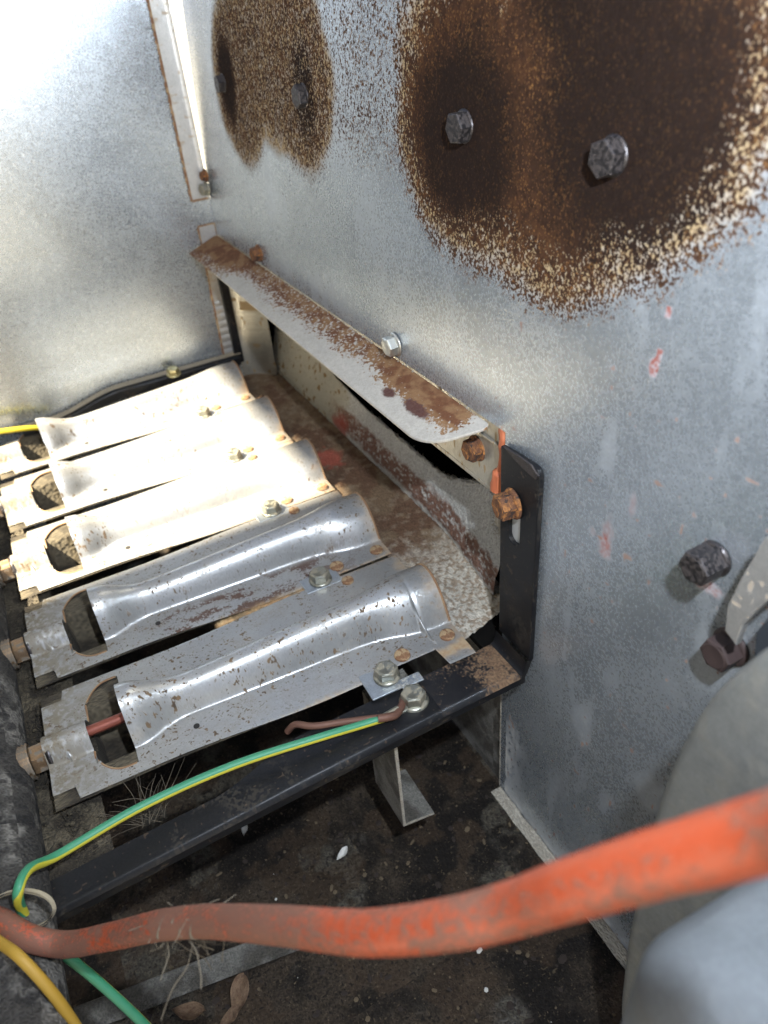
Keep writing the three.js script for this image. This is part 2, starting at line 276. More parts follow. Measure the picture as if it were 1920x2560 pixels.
M.pipe = surface(768, 768, 100, 100, (x, y) => {
  const a = fbm(x * .07, y * .07, 4), g = vn(x * 1.9, y * 1.9), h = fbm(x * .4, y * .4, 3); let c = mix([.038, .035, .032], [.125, .116, .104], ss(.4, .62, a) * ss(.3, .6, h)); c = mix(c, [.018, .017, .017], ss(.60, .7, fbm(x * .16 + 30, y * .16, 3)) * .8);
  return { c: c.map(q => q * (.6 + .8 * g)), r: .93, m: 0, b: .5 * g + .5 * h };
}, { bump: 0.7 , spec: 0.4 });
M.brass = surface(256, 256, 20, 20, (x, y) => { const a = fbm(x * .35, y * .35, 3), g = vn(x * 4, y * 4); let c = [.30, .20, .12].map(q => q * (.8 + .4 * g)); const d = ss(.38, .54, a); c = mix(c, [.14, .12, .095], d * .9); return { c, r: .42 + .45 * d, m: .85 - .75 * d, b: g }; }, { });
M.hose = surface(1400, 128, 320, 32, (x, y) => {    // orange silicone, dust clinging in clumps
  const g = grain(x * .9, y * .9), a = fbm(x * .10, y * .14, 4); let c = [.35, .058, .020].map(q => q * (.85 + .3 * g));
  const d = ss(.44, .60, .45 * a + .55 * g - .04 + .15 * ss(225, 105, x + 70 * (a - .5))); c = mix(c, [.105, .070, .048], d * .78); return { c, r: .42 + .4 * d, m: 0, b: .5 * g + .4 * d };
}, { bump: 0.07 });
M.hose.map.repeat.x = M.hose.roughnessMap.repeat.x = M.hose.bumpMap.repeat.x = .5;
M.dustGalv = surface(768, 768, 100, 100, (x, y) => { const z = zinc(x, y); let c = ZN.map(q => q * z.l * .8); const d = ss(.44, .66, fbm(x * .12, y * .12, 4)) * ss(.3, .6, vn(x * 1.4, y * 1.4)); c = mix(c, [.25, .22, .17], d * .6); return { c, r: z.r + .1 + .3 * d, m: .85 - .6 * d, b: z.b }; }, { bump: 0.05 });
M.strip = surface(512, 512, 60, 60, (x, y) => { const z = zinc(x, y); let c = [.60, .58, .55].map(q => q * z.l); const s = ss(.78, .9, vn(x * .5, y * .5)); c = mix(c, [.34, .22, .10], s * .5); return { c, r: .42 + .2 * s, m: .7 - .5 * s, b: z.b }; }, { });
M.coat = surface(640, 640, 100, 100, (x, y) => { const z = zinc(x, y), a = fbm(x * .06, y * .06, 3), d = ss(.5, .7, fbm(x * .2 + 9, y * .2, 3)); let c = [.25, .255, .245].map(q => q * z.l * (.9 + .2 * a)); c = mix(c, [.30, .26, .19], d * .12); return { c, r: .45 + .1 * d, m: .3, b: z.b }; }, { bump: 0.015 });
M.grime = surface(512, 512, 100, 100, (x, y) => { const g = vn(x * 2.2, y * 2.2), a = fbm(x * .09, y * .09, 4); let c = mix([.070, .062, .050], [.17, .16, .14], ss(.35, .65, a)).map(q => q * (.65 + .7 * g)); return { c, r: .8, m: .15, b: g }; }, { bump: .3 });
M.earth = plain([.22, .21, .19], .95);
M.sealant = surface(256, 256, 30, 30, (x, y) => { const g = vn(x * 1.5, y * 1.5), a = fbm(x * .3, y * .3, 3); return { c: mix([.36, .085, .035], [.50, .16, .07], a).map(q => q * (.8 + .4 * g)), r: .6, m: 0, b: g }; }, { });
M.felt = surface(512, 512, 40, 40, (x, y) => { const g = vn(x * 3, y * 3), a = fbm(x * .4, y * .4, 3); return { c: mix([.32, .28, .22], [.46, .42, .35], a).map(q => q * (.7 + .5 * g)), r: .97, m: 0, b: g }; }, { bump: 0.5 });
M.edgeRust = surface(256, 256, 30, 30, (x, y) => { const g = vn(x * 2.5, y * 2.5), a = fbm(x * .5, y * .5, 3); return { c: mix([.20, .10, .05], [.36, .25, .14], ss(.4, .65, a)).map(q => q * (.7 + .5 * g)), r: .9, m: .1, b: g }; }, { });
console.log('materials done');

// ------------------------------------------------------------------ setting
// ground outside the cabinet
struct(obj('ground', new THREE.PlaneGeometry(200000, 200000).rotateX(-Math.PI / 2).translate(0, -260, 0), M.earth), 'bare ground round the cabinet');
// cabinet floor pan
struct(obj('cabinet_floor', grid(200, 120, (u, v) => { const x = -3 + u * 620, z = -22 + v * 340; return [x, -105 + 1.6 * (fbm(x * .05, z * .05, 3) - .5) + 1.2 * (fbm(x * .25, z * .25, 2) - .5) - .2, z, x / 180, z / 180]; }), M.floor), 'dirty rust-stained sheet metal floor under the burners');
// side panel x = 0
struct(obj('side_panel', grid(60, 60, (u, v) => { const z = -1 + u * 300, y = -106 + v * 400; return [0.5 * (fbm(z * .012, y * .012 + 9, 2) - .5) - .3, y, z, z / 100, y / 100]; }), M.galv), 'bright galvanised side panel with speckled sheen');
// bulkhead z = 0 : upper field and right field round the burner opening
function bz(x, y) { const q = y - (101 + .11 * x), k = 4, up = q > 60 ? q : k * Math.log(1 + Math.exp(q / k)); return -.07 * up + .9 * (fbm(x * .012 + 3, y * .012, 2) - .5) * ss(0, 50, Math.max(y - 95, x - 332)); }
{
  const part = (x0, x1, y0, y1, nu, nv) => grid(nu, nv, (u, v) => { const x = lerp(x0, x1, u), y = lerp(y0, y1, v); return [x, y, bz(x, y), x / WX, (y - WY0) / WH]; });
  const bh = struct(obj('bulkhead_panel', [part(0.5, 308, 92, 330, 80, 60), part(308, 560, -105, 92, 60, 50), part(308, 560, 92, 330, 60, 60)], M.bulkhead), 'galvanised bulkhead panel with two large burnt rust patches');
  // sheet edge down the left of the right field, foot flange on the floor
  obj('sheet_edge', [box(307.4, 308.3, -105, -4, -1.2, 0.15, .2)], M.felt, bh);
  obj('foot_flange', [grid(40, 4, (u, v) => { const x = 309 + u * 240; return [x, -104.2 + .6 * vn(x * .2, v * 3), 0.1 + v * 5.5 + .6 * vn(x * .3, 4), x / 100, v * .1]; })], M.felt, bh);
  // rust-bound bolt heads burnt into the sheet
  for (const [x, y, s, sp] of [[57.6, 177.2, .95, .2], [164.2, 178.6, 1, .5], [281.2, 178.4, 1, .1], [342.3, 178.2, 1, .35]])
    screw(bh, [x, y, bz(x, y) - .2], [0, 0, 1], { fr: 4.6 * s, hr: 4.35 * s, hh: 4.0 * s, m: M.steelBolt, spin: sp, name: 'bolt', fh: .8, dish: false });
  // corner bolts up by the trim strip
  screw(bh, [4.5, 119.5, 1], [0.25, 0, 1], { fr: 4, hr: 3.5, hh: 4, m: M.zincBolt, name: 'bolt' });
  screw(bh, [5.5, 127, 0.2], [0.1, 0, 1], { fr: 3.8, hr: 3, hh: 3, m: M.rust, name: 'bolt' });
  // bolts of the fan mount
  screw(bh, [391.8, 97.1, 0], [0, 0, 1], { fr: 4.6, hr: 4.4, hh: 7.5, m: M.steelBolt, spin: .2, name: 'bolt' });
  screw(bh, [401.5, 75.5, 0], [0, 0, 1], { fr: 5.2, hr: 4.4, hh: 6, m: M.rustDark || (M.rustDark = plain([.035, .02, .018], .7)), spin: .2, name: 'bolt' });
}
// lower bulkhead behind the strap, set back a sheet's thickness
struct(obj('lower_bulkhead', grid(40, 20, (u, v) => { const x = 2 + u * 307.5, y = -105 + v * 97; return [x, y, -1.6 + .4 * (vn(x * .03, y * .03) - .5), x / 100, y / 100]; }), M.grime), 'dull stained sheet below the burner opening');

// ------------------------------------------------------------------ trim strips in the corner
{
  const t = thing('corner_trim', 'bare upper corner strip with rusty saw-tooth edge and square end', 'trim strip', [0, 114, 0], 'corner strips on the side panel');
  obj('strip', grid(10, 50, (u, v) => { const y = v * 215, z = lerp(10.4 - v * 3.5 * .46, -.2, u); return [1.1 + .9 * ss(.82, 1, u), y, z + .25 * (vn(y * .5, 3) - .5) * (1 - u), z / 60, y / 60]; }), M.strip, t);
  obj('rusty_edge', [grid(1, 240, (u, v) => { const y = -.8 + v * 216, z = 10.6 - (y / 215) * 1.6 + u * (.9 + .9 * vn(y * .9, 2)) - .2; return [.8 + (1 - u) * .5, y, z, z / 30, y / 30]; }), box(.2, 1.5, -1.1, .2, .4, 10.6, .2)], M.edgeRust, t);
  const s = thing('corner_trim', 'ribbed lower corner strip with rusty edge beside the burner opening', 'trim strip', [0, 12, 0], 'corner strips on the side panel');
  obj('strip', grid(8, 160, (u, v) => { const y = v * 86, z = lerp(12.2 - v * 2, .3, u); const rib = y < 38 ? .55 * Math.pow(Math.abs(Math.sin(y / 5 * Math.PI)), .5) : .2; return [.9 + rib, y, z, z / 60, y / 60]; }), M.strip, s);
  obj('rusty_edge', [grid(1, 120, (u, v) => { const y = v * 86.6, z = 12.5 - v * 2 + u * (.7 + .8 * vn(y * .9, 8)) - .2; return [.7 + (1 - u) * .5, y, z, z / 30, y / 30]; }), box(.2, 1.4, 86, 87, .3, 10.6, .2), box(.3, 1.3, 76, 86.8, -.2, .5, .15)], M.edgeRust, s);
}

// ------------------------------------------------------------------ burner opening: header strip, sealant, cavity
{
  const t = thing('opening_header', 'grey steel header strip under the rusty ledge with orange rusted screw', 'steel strip', [0, 62, -3]);
  obj('strip', [box(3, 305, 0, 31, -1, 0, .2), box(3, 305, -1.6, 0.4, -3, 0.2, .3)], M.inner, t);
  obj('fold', [box(200, 305, 20, 21, 0, 1.0, .3)], M.inner, t);
  screw(t, [287, 12.5, 0], [0.05, 0, 1], { fr: 5.0, hr: 4.3, hh: 4.4, m: M.rust, spin: .25 });
  const s = obj('sealant_bead', [sweep([[305.6, 94, -1.6], [305.5, 88, -1.2], [305.2, 80, -1], [303.6, 73, -1], [302.6, 66, -1.3]], t => 1.5 + .7 * Math.sin(t * 9) * .5 + (t > .7 ? 1.1 : 0), 10, 40, V(0, 0, 1), .5), sweep([[299, 95, -2], [303, 93, -1.6], [306, 90, -1.3]], 1.2, 8, 16, V(0, 0, 1), .4)], M.sealant);
  tag(s, 'ragged orange-red sealant along the edge of the opening', 'sealant');
  const f = obj('insulation_scrap', [sweep([[302.4, 68, -1.4], [303.2, 62, -1.2], [304.6, 56, -.8], [306.2, 49, -.8]], t => 2.3 - t * .8, 10, 40, V(0, 0, 1), .9)], M.felt);
  const fib = []; for (let i = 0; i < 60; i++) { const y = rr(47, 66), x = lerp(306, 302, (y - 47) / 20) + rr(-1.5, 1); fib.push(sweep([[x, y, -.5], [x + rr(-2.4, .3), y + rr(-1.5, .8), rr(-1, 1)], [x + rr(-3.6, .4), y + rr(-3, .8), rr(-1, 1.6)]], .07, 4, 4)); }
  obj('fibre', fib, M.felt, f); tag(f, 'cream scrap of torn insulation hanging below the orange sealant', 'insulation');
}
{
  const t = thing('heat_exchanger_cavity', 'cavity behind the burner opening coloured near black for the ledge shadow, with fibre board at its back', 'cavity', [0, 0, 0]);
  const bend = x => -19 + 8 * ss(225, 300, x);
  const wool = obj('insulation_board', [grid(220, 36, (u, v) => { const x = 4 + u * 281, y = -8 + v * (8 + 21 + 8 * ss(150, 40, x) + 16 * ss(222, 272, x) + 1.2 * fbm(x * .12, 2, 3)); return [x, y, bend(x) - .28 * Math.max(0, y) + .9 * (fbm(x * .35, y * .35, 3) - .5) + .8 * (vn(x * .9, y * .9) - .5) , x / 300, Math.min(.98, (y + 8) / 40)]; }), grid(220, 4, (u, v) => { const x = 4 + u * 281; return [x, 21 + 8 * ss(150, 40, x) + 16 * ss(222, 272, x) + 1.2 * fbm(x * .12, 2, 3) - v * 3, bend(x) - .28 * (21 + 8 * ss(150, 40, x) + 16 * ss(222, 272, x)) - v * 2.5, x / 300, .95]; })], M.wool, t);  // top edge shaped like the border of the ledge shadow
  const fz = []; for (let i = 0; i < 260; i++) { const x = rr(150, 284), y = 21 + 8 * ss(150, 40, x) + 16 * ss(222, 272, x) + rr(-1, .4), z = bend(x) - .28 * y; fz.push(sweep([[x, y, z], [x + rr(-1.2, 1.2), y + rr(.4, 1.8), z + rr(-.5, 1.5)], [x + rr(-2, 2), y + rr(.3, 2.6), z + rr(-.5, 2)]], .09, 4, 3)); }
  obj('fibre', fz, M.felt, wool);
  obj('hearth', grid(220, 26, (u, v) => { const x = 3 + u * (297 - 8 * v), z = lerp(13, -19, v); return [x, -4.6 + .5 * (fbm(x * .3, z * .3, 3) - .5) + 1.6 * ss(225, 262, x) * (vn(x * .6, z * .6) - .3) + 1.6 * ss(2.2, 0, Math.abs(z - bend(x) - 1)) * fbm(x * .4, 3, 2), z, x / 310, (z + 20) / 34]; }), M.hearth, t);
  obj('side_sheet', grid(24, 10, (u, v) => { const a = u * 1, z = lerp(2, -17, a), x = 3 + 16 * Math.pow(a, 2.2); return [x, lerp(-6, 92, v), z, (x + z) / 100, v]; }), M.inner, t);
  obj('back_wall', [box(0, 320, -6, 95, -72, -70), box(0, 320, 94, 96, -72, -3), box(318, 320, -6, 95, -72, -3), box(0, 320, -8, -6, -72, -3), box(-2, 0, -6, 95, -72, -3), box(284, 309, -9, -6.2, -4, 8)], M.cavityShade || (M.cavityShade = new THREE.MeshPhysicalMaterial({ color: new THREE.Color().setRGB(.006, .0055, .005), roughness: 1, specularIntensity: .1, side: THREE.DoubleSide })), t);  // near-black colour stands for the shade inside the cavity
}

// ------------------------------------------------------------------ rusty ledge over the opening
{
  const t = thing('deflector_ledge', 'rust-flaked sloping steel ledge screwed above the burner opening', 'ledge', [0, 0, 0]);
  const D = 20.5, slope = -.33, rc = 9;
  const shape = new THREE.Shape(); shape.moveTo(1.5, 0); shape.lineTo(298.5, 0); shape.quadraticCurveTo(300.5, .6, 299.8, 2.6); shape.lineTo(296, 9); shape.quadraticCurveTo(290.5, D - .6, 279, D); shape.lineTo(2.5, D); shape.closePath();
  const g = new THREE.ExtrudeGeometry(shape, { depth: .7, bevelEnabled: true, bevelSize: .15, bevelThickness: .15, bevelSegments: 1, curveSegments: 12 });
  { const p = g.attributes.position, uv = g.attributes.uv; for (let i = 0; i < p.count; i++) { const x = p.getX(i), s = p.getY(i), h = p.getZ(i); uv.setXY(i, x / 300, clamp(s / 25, .005, .99)); p.setXYZ(i, x, 91.5 + slope * s + h - .7 + .5 * Math.sin(x * .02), .6 + s * .945); } g.computeVertexNormals(); }
  obj('plate', g, M.ledge, t);
  const fz = []; for (let i = 0; i < 110; i++) { const x = rr(60, 292), y = 92; fz.push(new THREE.IcosahedronGeometry(rr(.15, .5), 0).translate(x, y - .1, rr(.3, 1.3))); }
  obj('oxide_crumbs', fz.map(q => boxUV(q, 20)), M.felt, t).userData.kind = 'stuff';
  screw(t, [82, 98.3, 0.1], [0.1, 0, 1], { fr: 4.6, hr: 3.9, hh: 4.4, m: M.rust, spin: .2 });
  screw(t, [235.5, 97.8, 0.1], [0, -.05, 1], { fr: 4.8, hr: 4.0, hh: 4.6, m: M.brightBolt || (M.brightBolt = plain([.62, .61, .56], .3, .9)), spin: .15 });
}
console.log('shell done');

// ------------------------------------------------------------------ burners
const Wz = [[0, 17, 15.6], [9, 16.8, 15.8], [17, 15.4, 15.7], [25, 12.8, 14.8], [34, 11, 14], [46, 10.2, 13.4], [68, 9.6, 12.4], [91, 9, 11.4], [102, 8.6, 11], [109, 8.6, 11.4], [115, 9.8, 13.2], [120, 11.8, 15.4], [124, 13.2, 16.8], [128, 13.6, 17.2]];
function prof(zl) {
  const n = Wz.length; let i = 0; while (i < n - 2 && zl > Wz[i + 1][0]) i++;
  const P = k => Wz[Math.max(0, Math.min(n - 1, k))], a = P(i), b = P(i + 1), h = b[0] - a[0], t = clamp((zl - a[0]) / h), o = [];
  for (const c of [1, 2]) { const m = k => (P(k + 1)[c] - P(k - 1)[c]) / (P(k + 1)[0] - P(k - 1)[0]); const t2 = t * t, t3 = t2 * t; o.push((2 * t3 - 3 * t2 + 1) * a[c] + (t3 - 2 * t2 + t) * h * m(i) + (3 * t2 - 2 * t3) * b[c] + (t3 - t2) * h * m(i + 1)); }
  return o;
}
const L0 = 157, SL0 = 128, SL1 = 141.5, SX = 22.6, CX = 2.5;   // slot along the burner and half width across
function bumpH(x, zl) {
  x -= CX;
  if (zl > SL1 - .01) { const w = 6.8, q = 6.9 * (1 - Math.pow(Math.min(Math.abs(x) / w, 1.8), 2.2)) / .5; return q > 20 ? q * .5 : .5 * Math.log(1 + Math.exp(q)); }
  const [w, h] = prof(zl), a = Math.abs(x) / w;
  const q = h * (1 - Math.pow(Math.min(a, 1.8), 2.15)) / .75;
  return q > 20 ? q * .75 : .75 * Math.log(1 + Math.exp(q));
}
function slotX(zl) { if (zl <= SL0 || zl >= SL1) return 0; const t = (zl - SL0) / (SL1 - SL0); return SX - 9 * Math.pow(Math.max(0, (t - .2) / .8), 2.6); }
function shell(lo, hi, top, slot, notch = true) {
  const zs = []; for (let z = 0; z <= 116; z += 1.15) zs.push(z); for (let z = 116.8; z < SL0; z += .8) zs.push(z); zs.push(SL0 - .001, SL0 + .001); for (let z = SL0 + .7; z < SL1 - .3; z += .7) zs.push(z); zs.push(SL1 - .001, SL1 + .001); for (let z = SL1 + .9; z < L0; z += .9) zs.push(z); zs.push(L0);
  const nx = 92, pos = [], uv = [], idx = [], row = nx + 1;
  const edge = (zl, s) => { let e = s > 0 ? hi(zl) : lo(zl); if (notch && zl > L0 - 7.5) e *= .80; return e; };
  zs.forEach(zl => {
    const a = edge(zl, -1), b = edge(zl, 1), sx = slotX(zl);
    const xs = []; for (let i = 0; i <= nx; i++) xs.push(lerp(a, b, i / nx));
    if (sx) for (const s of [-sx, sx]) { let k = 0; xs.forEach((x, i) => { if (Math.abs(x - s) < Math.abs(xs[k] - s)) k = i; }); xs[k] = s; }
    xs.forEach(x => { const h = bumpH(x, zl), e = Math.min(x - a, b - x); pos.push(x, top * (h + .45 + (e < .05 ? -.25 : 0)) + .16 * (vn(x * .05 + lo(0), zl * .04) - .5), zl); uv.push((x + 33) / 66, (L0 + 4 - zl) / 164); });
  });
  for (let j = 0; j < zs.length - 1; j++) for (let i = 0; i < nx; i++) {
    const q = j * row + i, p = q + row, zm = (zs[j] + zs[j + 1]) / 2, xm = (pos[q * 3] + pos[q * 3 + 3]) / 2;
    if (slot && zm > SL0 && zm < SL1 && Math.abs(xm) < (slotX(zs[j]) + slotX(zs[j + 1])) / 2 + .02) continue;
    if (zs[j + 1] - zs[j] < .01 && Math.abs(xm - CX) < 17) continue;
    idx.push(q, p, q + 1, q + 1, p, p + 1);
  }
  const g = new THREE.BufferGeometry(); g.setAttribute('position', new THREE.Float32BufferAttribute(pos, 3)); g.setAttribute('uv', new THREE.Float32BufferAttribute(uv, 2)); g.setIndex(idx); g.computeVertexNormals(); return g;
}
M.gut = surface(384, 384, 66, 66, (x, y) => { const g = vn(x * 2.2, y * 2.2), a = fbm(x * .2, y * .2, 3); return { c: mix([.026, .020, .013], [.075, .061, .040], ss(.35, .65, a)).map(q => q * (.55 + .9 * g)), r: .95, m: 0, b: g }; }, { bump: .5 });
M.copper = plain([.23, .065, .042], .42, .35);
const skins = [burnerSkin(0, .7, .35), burnerSkin(71, .8, .2), burnerSkin(143, .9, .2), burnerSkin(211, .9, 1.0), burnerSkin(307, 1.0, .12)];
const BU = [  // centre x at the slot, centre x at the outlet, z of the outlet, label
  [26, 21.5, 12, 'sunlit gas burner against the side panel, first of the row of five'],
  [86, 84.5, 12, 'sunlit gas burner, second of the row from the side panel'],
  [145.5, 146.5, 12.3, 'sunlit gas burner in the middle of the row of five'],
  [206.5, 209, 12.6, 'shaded gas burner with flaking dark rust beside its tube, fourth from the side panel'],
  [267.8, 272.5, 13.6, 'shaded gas burner beside the black strap, with a red rod across its slot']];
BU.forEach(([xa, xb, z0, label], k) => {
  const t = thing('gas_burner', label, 'gas burner', [xb, 0, z0], 'row of five gas burners'); t.rotation.y = Math.atan2(xa - xb, 132);
  const lo = zl => k === 0 ? -Math.min(16.5 + zl * 0, 30) : -lerp(30.5, 26.5, ss(40, 110, zl)), hi = zl => { let e = lerp(31, 27.0, ss(55, 120, zl)); if (k === 4 && zl < 12) e = 39; else if (k === 4 && zl < 30) e = 29.6; return e; };
  const up = obj('upper_shell', shell(lo, hi, 1, true), skins[k], t);
  obj('lower_shell', shell(zl => lo(zl) + .3, zl => Math.min(31, hi(zl)) - .3 + 1.2 * ss(60, 120, zl), -1, false, false), M.gut, t);
  // outlet lip, slot lip
  obj('outlet_lip', [sweep(Array.from({ length: 25 }, (_, i) => { const a = Math.PI * i / 24, x = Math.cos(a) * 17; return [x + CX, .5 + bumpH(x + CX, 0), .2]; }), .55, 8, 60, V(0, 0, 1))], M.edgeRust, t);
  const lip = []; for (const s of [-1, 1]) lip.push(sweep(Array.from({ length: 9 }, (_, i) => { const z = SL0 + .6 + i / 8 * (SL1 - SL0 - 1); return [s * slotX(z), .35, z]; }), .42, 6, 16));
  lip.push(sweep([[-13.6, .3, SL1], [CX - 7.6, .3, SL1]], .42, 6, 6)); lip.push(sweep([[CX + 7.6, .3, SL1], [13.6, .3, SL1]], .42, 6, 6));
  obj('slot_lip', lip, M.edgeRust, t);
  // rivets joining the two halves
  for (const [x, z, r] of [[26, 25.5, 3.1], [25.6, 5, 3.0], [-25.5, 26, 2.6]].filter(([x]) => k > 0 || x > 0))
    obj('rivet', lathe([[0.01, 1.25], [r * .55, 1.2], [r * .72, 1.0], [r * .8, 1.15], [r, .9], [r * 1.05, .2], [r * 1.05, 0]].reverse().map(q => [q[0], q[1]])).translate(x, .5, z), M.rivet || (M.rivet = M.edgeRust), t);
  // dark disc drawn as a small drain hole, its shade in the colour
  obj('hole', new THREE.CylinderGeometry(1.15, 1.15, .2, 16).translate(18, .62, 106), M.holeShade || (M.holeShade = plain([.015, .013, .012], .95)), t);
  if (k === 4) obj('red_rod', sweep([[CX, 3.4, 120], [CX, 3.2, 135], [CX, 3.2, 147]], 2.0, 14, 12), M.copper, t);
  // screw on the joint to the next burner
  const s = screw(t, [k === 4 ? 32.5 : 30.6, .9, 35.5], [0, 1, 0], { fr: 5.2, hr: 4.5, hh: 4.6, spin: .25, m: M.zincBolt });
  if (k < 4) obj('clip', box(26, 36, -.2, .8, 27, 44, .3), M.dustGalv, t); else obj('clip', [box(27, 40, -.2, .7, 32, 45, .3), box(36.5, 41, .2, 1.0, 24, 33, .3)], M.dustGalv, t);
});
console.log('burners done');

// ------------------------------------------------------------------ gas manifold with brass orifices
{
  const t = thing('gas_manifold', 'dark dust-caked manifold pipe along the burner inlets', 'gas pipe', [0, 0, 191]);
  obj('pipe', boxUV(sweep([[6, -1, 0], [120, -1, 0], [260, -1, 0], [420, -1, 0]], 14, 40, 160, V(0, 1, 0), .035), 100), M.pipe, t);
  for (const [xa, xb] of BU) {
    const x = xa + CX + (xa - xb) / 132 * 18;
    const o = obj('orifice', orient(hexHead(5.6, 5), [x, .5, -22.5 + 6.5], [0, 0, -1], .25), M.brass, t);
    obj('collar', orient(lathe([[4.2, 0], [6.1, .2], [6.3, 1.6], [5.3, 2], [4.6, 3.4]]), [x, .5, -20.5], [0, 0, -1]), M.steelBolt, o);
    obj('thread', orient(lathe([[6.3, 0], [6.9, .6], [6.2, 1.2], [6.9, 1.8], [6.2, 2.4], [6.8, 3.0], [6, 3.6], [6.4, 8]]), [x, .5, -15.5], [0, 0, 1]), M.brass, o);
  }
}

// ------------------------------------------------------------------ black straps
function strapArm(z0, z1) {
  const W0 = 309.2, W1 = 328.4;
  return grid(16, 90, (u, v) => {
    const z = lerp(z0, z1, v), inner = lerp(W0, 317, ss(88, 125, z)); let x = lerp(inner, W1, u), y = -2.2; const e = x - (W1 - 2.2); if (e > 0) y -= 2.2 - Math.sqrt(Math.max(0, 2.2 * 2.2 - e * e));
    return [x, y + .8 * Math.sin(z * .02), z, x / 100, z / 100];
  });
}
{
  const t = thing('black_strap', 'bent black steel strap screwed to the bulkhead beside the opening', 'steel strap', [0, 0, 0], 'black straps carrying the burners');
  const s = new THREE.Shape(); s.moveTo(309.4, 4); s.lineTo(309.2, 87.6); s.lineTo(318, 88.4); s.lineTo(326, 88.7); s.quadraticCurveTo(328.6, 88.4, 328.6, 85); s.lineTo(328.4, 60); s.lineTo(327.9, 4); s.closePath();
  const h = new THREE.Path(); h.absarc(316.8, 66, 3.6, 0, Math.PI, false); h.lineTo(313.2, 56); h.absarc(316.8, 55.4, 3.6, Math.PI, 2 * Math.PI, false); h.closePath(); s.holes.push(h);
  const v = new THREE.ExtrudeGeometry(s, { depth: 1.2, bevelEnabled: true, bevelSize: .45, bevelThickness: .45, bevelSegments: 3, curveSegments: 12 }); v.translate(0, 0, .75);
  obj('upright', boxUV(v), M.black, t);
  const bend = grid(14, 14, (u, q) => { const a = q * Math.PI / 2, R = 8; return [lerp(308.9, 328.7, u), 4.2 - Math.sin(a) * (R - 1.7), 3.8 + (1 - Math.cos(a)) * (R - 5.4), u * .2, q * .1]; });
  obj('rusty_root', strapArm(6, 40), M.blackRust, t).userData.label = 'brown rust dusting at the bend of the black strap';
  obj('arm', [bend, strapArm(40, 182), grid(1, 60, (u, v) => [328.4, -4.3 - u * 3.2 + .8 * Math.sin(lerp(6, 182, v) * .02), lerp(4, 182, v), u * .04, v * 1.7]), grid(1, 60, (u, v) => { const z = lerp(6, 182, v); return [lerp(lerp(309.2, 317, ss(88, 125, z)), 328.4, u), -5.2, z, u * .2, v * 1.7]; }), grid(1, 12, (u, v) => { const a = v * Math.PI / 2; return [328.6, 4.2 - Math.sin(a) * 9.5 * (1 - 0) + (u ? Math.sin(a) * 3.2 : 0), lerp(1, 6, v) + (u ? 2.8 * (1 - v) : 0), u, v]; })], M.black, t);
  obj('torn_top', [boxUV(new THREE.ExtrudeGeometry((() => { const q = new THREE.Shape(); q.moveTo(311, 88.9); q.lineTo(318, 89.3); q.lineTo(325, 89.3); q.lineTo(328.7, 87.2); q.lineTo(327.5, 85.4); q.lineTo(321, 86.0); q.lineTo(316, 87.2); q.closePath(); return q; })(), { depth: .35, bevelEnabled: true, bevelSize: .2, bevelThickness: .2, bevelSegments: 1 }).translate(0, 0, 2.3), 30)], M.steelBolt, t);
  screw(t, [316.6, 69.6, 2.4], [-.12, 0, 1], { fr: 5.6, hr: 4.7, hh: 6.2, m: M.rust, spin: .15, fh: 1.6 });
  screw(t, [317.4, -1.6, 46.5], [0, 1, 0], { fr: 5.4, hr: 4.6, hh: 4.8, m: M.zincBolt, spin: .1 });
  obj('slot_backing', box(311, 322, 48, 76, .15, .6), M.brightZinc || (M.brightZinc = plain([.60, .60, .58], .45, .6)), t);
  const b = thing('black_strap', 'black rolled-edge strap between the first burner and the side panel', 'steel strap', [0, 0, 0], 'black straps carrying the burners');
  obj('arm', [grid(12, 60, (u, v) => { const z = lerp(4, 150, v), dip = 16 * ss(86, 132, z); let x = lerp(1.5, 8.2, u), y = 12.8 - dip * .55; const e = x - 6.6; if (e > 0) y -= 1.6 - Math.sqrt(Math.max(0, 2.56 - e * e)); return [x, y, z, x / 100, z / 100]; }), grid(1, 60, (u, v) => { const z = lerp(4, 150, v); return [8.2, 11.2 - 16 * .55 * ss(86, 132, z) - u * 5, z, u * .05, v * 1.5]; })], M.black, b);
  obj('dusty_strip', grid(6, 60, (u, v) => { const z = lerp(2, 152, v), dip = 16 * ss(86, 132, z); return [lerp(.9, 6.6, u), 13.8 - dip * .55 - .5 * u, z, u * .05, z / 60]; }), M.edgeDust || (M.edgeDust = plain([.30, .25, .18], .7)), b);
  obj('upright', box(2, 4.8, 6, 84, .3, 6.2, .8), M.black, b);
  screw(b, [7.5, 12.6, 50], [.15, 1, 0], { fr: 4.8, hr: 4.0, hh: 4.4, m: M.brassBright || (M.brassBright = plain([.55, .47, .24], .35, .8)), spin: .2 });
}

// ------------------------------------------------------------------ channel under the strap
{
  const t = thing('support_channel', 'short grey galvanised channel hanging under the black strap', 'steel channel', [0, 0, 0]);
  const s = new THREE.Shape(); const P = [[41, -6.6], [57.6, -8.4], [57.9, -66.2], [44.5, -69.4], [44.3, -70.4], [59.0, -67.1], [58.9, -7.4], [41, -5.6]];
  P.forEach((p, i) => i ? s.lineTo(p[0], p[1]) : s.moveTo(p[0], p[1])); s.closePath();
  const g = new THREE.ExtrudeGeometry(s, { depth: 24, bevelEnabled: true, bevelSize: .12, bevelThickness: .12, bevelSegments: 1 }); g.rotateY(-Math.PI / 2); g.translate(322.4, 0, 0);
  obj('channel', boxUV(g), M.grime, t);
  obj('raw_edge', boxUV(new THREE.ExtrudeGeometry(s, { depth: .25, bevelEnabled: false }).rotateY(-Math.PI / 2).translate(322.9, 0, 0), 30), M.felt, t);
}

